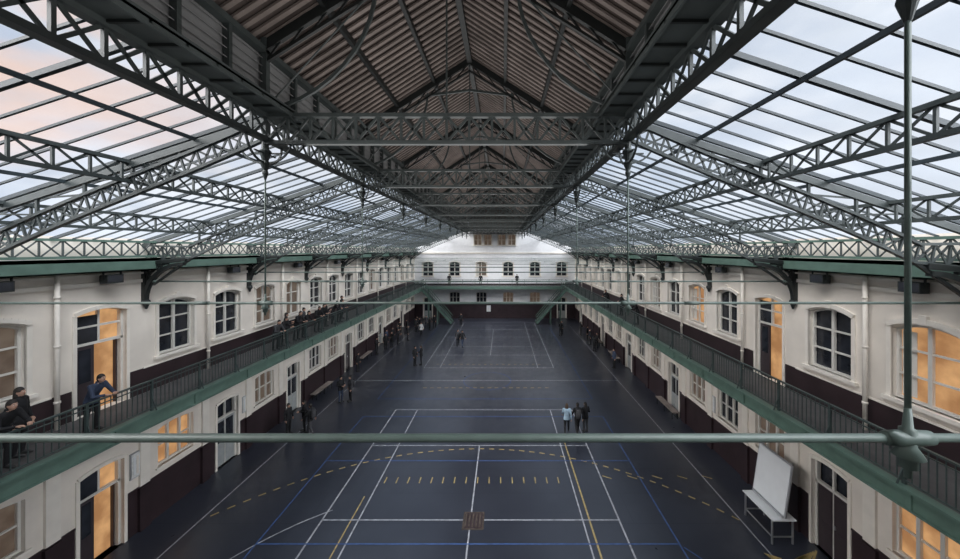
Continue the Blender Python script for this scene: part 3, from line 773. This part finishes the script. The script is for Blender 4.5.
for i, (x, y, r, p, k) in enumerate(((-10.8, 38, 60, 'stand', 'black'), (-10.6, 39.2, 100, 'front', 'greycloth'), (-10.9, 41, 40, 'front', 'black'), (-10.3, 41.9, -70, 'stand', 'black'),
                                 (-8.3, 40.6, 20, 'walk', 'whitecloth'), (-7.9, 43.4, 130, 'front', 'black'), (-7.6, 44.9, 0, 'walk', 'black'), (7.9, 40.7, 200, 'front', 'black'),
                                 (8.2, 41.5, -60, 'stand', 'greycloth'), (10.3, 40.9, 90, 'front', 'black'), (10.4, 36.8, -90, 'stand', 'black'), (10.2, 34.4, 120, 'front', 'black'), (-10.7, 28.7, 80, 'stand', 'black'),
                                 (-10.9, 33.5, 80, 'front', 'black'), (10.6, 29.6, -80, 'stand', 'denim'), (-4.3, 45.8, 10, 'stand', 'black'), (-10.6, 35.2, 30, 'stand', 'black'), (-10.2, 35.9, -30, 'front', 'black'),
                                 (-9.9, 37.1, 70, 'front', 'black'), (-11.0, 36.6, 70, 'stand', 'denim'), (10.8, 35.6, -90, 'front', 'black'), (10.5, 38.6, 60, 'stand', 'black'),
                                 (-9.4, 42.6, 60, 'stand', 'black'), (-9.0, 42.9, -60, 'front', 'black'), (-9.7, 44.4, 0, 'stand', 'black'), (-8.6, 44.6, 0, 'stand', 'greycloth'), (-9.3, 38.6, 100, 'stand', 'black'))):
    person(x, y, 0, r, p, 'long' if i % 3 == 1 else 'short', False, k, 'black', 'hair', .94+.02*(i % 4))
person(-10.5, 9.95, ZB1, 90, 'lean', 'short', False, 'denim', 'black', 'hair', .98)
person(-10.52, 8.15, ZB1, 90, 'lean', 'short', False, 'black', 'black'); person(-10.85, 7.5, ZB1, 60, 'front', 'short', False, 'black', 'black'); person(-10.9, 8.75, ZB1, 110, 'stand', 'long', False, 'black', 'black')
for i, y in enumerate((18.0, 18.6, 19.3, 20.0, 20.6, 21.2, 22.0, 22.7, 23.6, 24.3, 25.0, 26.2)):
    person(-10.5-.12*(i % 2)-.25*(i % 3 == 2), y, ZB1, 90+(-20, 10, 30, -10, 5, 15, -30)[i % 7], 'lean' if i % 3 != 2 else 'front', 'long' if i % 4 == 2 else 'short', False, 'black' if i % 5 else 'greycloth', 'black', 'hair', .95+.02*(i % 4))
for i, y in enumerate((24.2, 27.5, 31)):
    person(10.52, y, ZB1, -90+10*i, 'lean' if i != 1 else 'front', 'short', False, 'black', 'black')
for x in (-6.5, -2, 3.2): person(x, Y1-1.2, ZB1, 10, 'stand', 'short', False, 'black', 'black')

# ------------------------------------------------------------------ world
w = bpy.data.worlds.new('sky'); scene.world = w; w.use_nodes = True
nt = w.node_tree; nt.nodes.clear()
out = nt.nodes.new('ShaderNodeOutputWorld'); bg = nt.nodes.new('ShaderNodeBackground'); nt.links.new(bg.outputs[0], out.inputs[0])
tc = nt.nodes.new('ShaderNodeTexCoord')
def noise(sc, det, off=(0, 0, 0), scl=(1, 1, 1)):
    mp = nt.nodes.new('ShaderNodeMapping'); mp.inputs['Location'].default_value = off; mp.inputs['Scale'].default_value = scl
    nt.links.new(tc.outputs['Generated'], mp.inputs[0])
    n = nt.nodes.new('ShaderNodeTexNoise'); n.inputs['Scale'].default_value = sc; n.inputs['Detail'].default_value = det
    nt.links.new(mp.outputs[0], n.inputs['Vector']); return n.outputs['Fac']
def ramp(src, p0, p1, t0=0, t1=1):
    r = nt.nodes.new('ShaderNodeMapRange'); r.interpolation_type = 'SMOOTHSTEP'
    r.inputs[1].default_value = p0; r.inputs[2].default_value = p1; r.inputs[3].default_value = t0; r.inputs[4].default_value = t1
    nt.links.new(src, r.inputs[0]); return r.outputs[0]
def mix(f, a, c):
    m = nt.nodes.new('ShaderNodeMixRGB')
    if isinstance(f, float): m.inputs[0].default_value = f
    else: nt.links.new(f, m.inputs[0])
    for i, v in ((1, a), (2, c)):
        if isinstance(v, tuple): m.inputs[i].default_value = (*v, 1)
        else: nt.links.new(v, m.inputs[i])
    return m.outputs[0]
def mul(a, c):
    m = nt.nodes.new('ShaderNodeMath'); m.operation = 'MULTIPLY'; nt.links.new(a, m.inputs[0]); nt.links.new(c, m.inputs[1]); return m.outputs[0]
sep = nt.nodes.new('ShaderNodeSeparateXYZ'); nt.links.new(tc.outputs['Generated'], sep.inputs[0])
c = mix(ramp(sep.outputs[2], 0.0, .7), (.56, .65, .79), (.38, .48, .65))
c = mix(ramp(noise(2.6, 7, (3, 1, 0), (1, 1, 2.4)), .40, .62), c, (.84, .87, .93))
c = mix(ramp(noise(6, 5, (1, 2, 7), (1, 1, 3)), .5, .7), c, (.60, .67, .77))
c = mix(ramp(sep.outputs[0], .1, .8, 0, .55), c, (.88, .90, .94))
wf = mul(mul(ramp(noise(3.0, 4, (0, 5, 2), (1, 1, 3)), .38, .62), ramp(sep.outputs[0], -.45, -.8, 0, .85)), ramp(sep.outputs[2], .10, .2))
c = mix(wf, c, (.92, .62, .48))
nt.links.new(c, bg.inputs[0]); bg.inputs[1].default_value = .95

# ------------------------------------------------------------------ lights
def sun(name, rx, ry, e, ang, col):
    l = bpy.data.lights.new(name, 'SUN'); l.energy = e; l.angle = math.radians(ang); l.color = col
    o = bpy.data.objects.new(name, l); COL.objects.link(o); o.rotation_euler = (rx, ry, 0); return o
sun('daylight_fill_right', 0.42, math.radians(50), 7.8, 55, (.97, .98, 1.0))  # soft sun added on top of the overcast sky to brighten the left wall
sun('daylight_fill_left', 0.42, math.radians(-50), 7.8, 55, (1.0, .975, .95))  # opposite soft sun, likewise added, to brighten the right wall
l = bpy.data.lights.new('ceiling_fill_light', 'AREA'); l.shape = 'RECTANGLE'; l.size = 6.0; l.size_y = 44; l.energy = 900; l.color = (1, .97, .95)  # unseen fill panel added to brighten the nave ceiling, no fixture stands here
o = bpy.data.objects.new('ceiling_fill_light', l); COL.objects.link(o); o.location = (0, 22, 12.2); o.rotation_euler = (math.pi, 0, 0)

# ------------------------------------------------------------------ camera
cd = bpy.data.cameras.new('camera'); cam = bpy.data.objects.new('camera', cd); COL.objects.link(cam)
cam.location = (1.2, 0, 10); cam.rotation_euler = (math.pi/2, 0, 0)
cd.sensor_width = 36; cd.lens = 350/960*36; cd.shift_x = -(503-480)/960; cd.shift_y = -(279.5-250)/960
cd.clip_start = .05; cd.clip_end = 300
scene.camera = cam
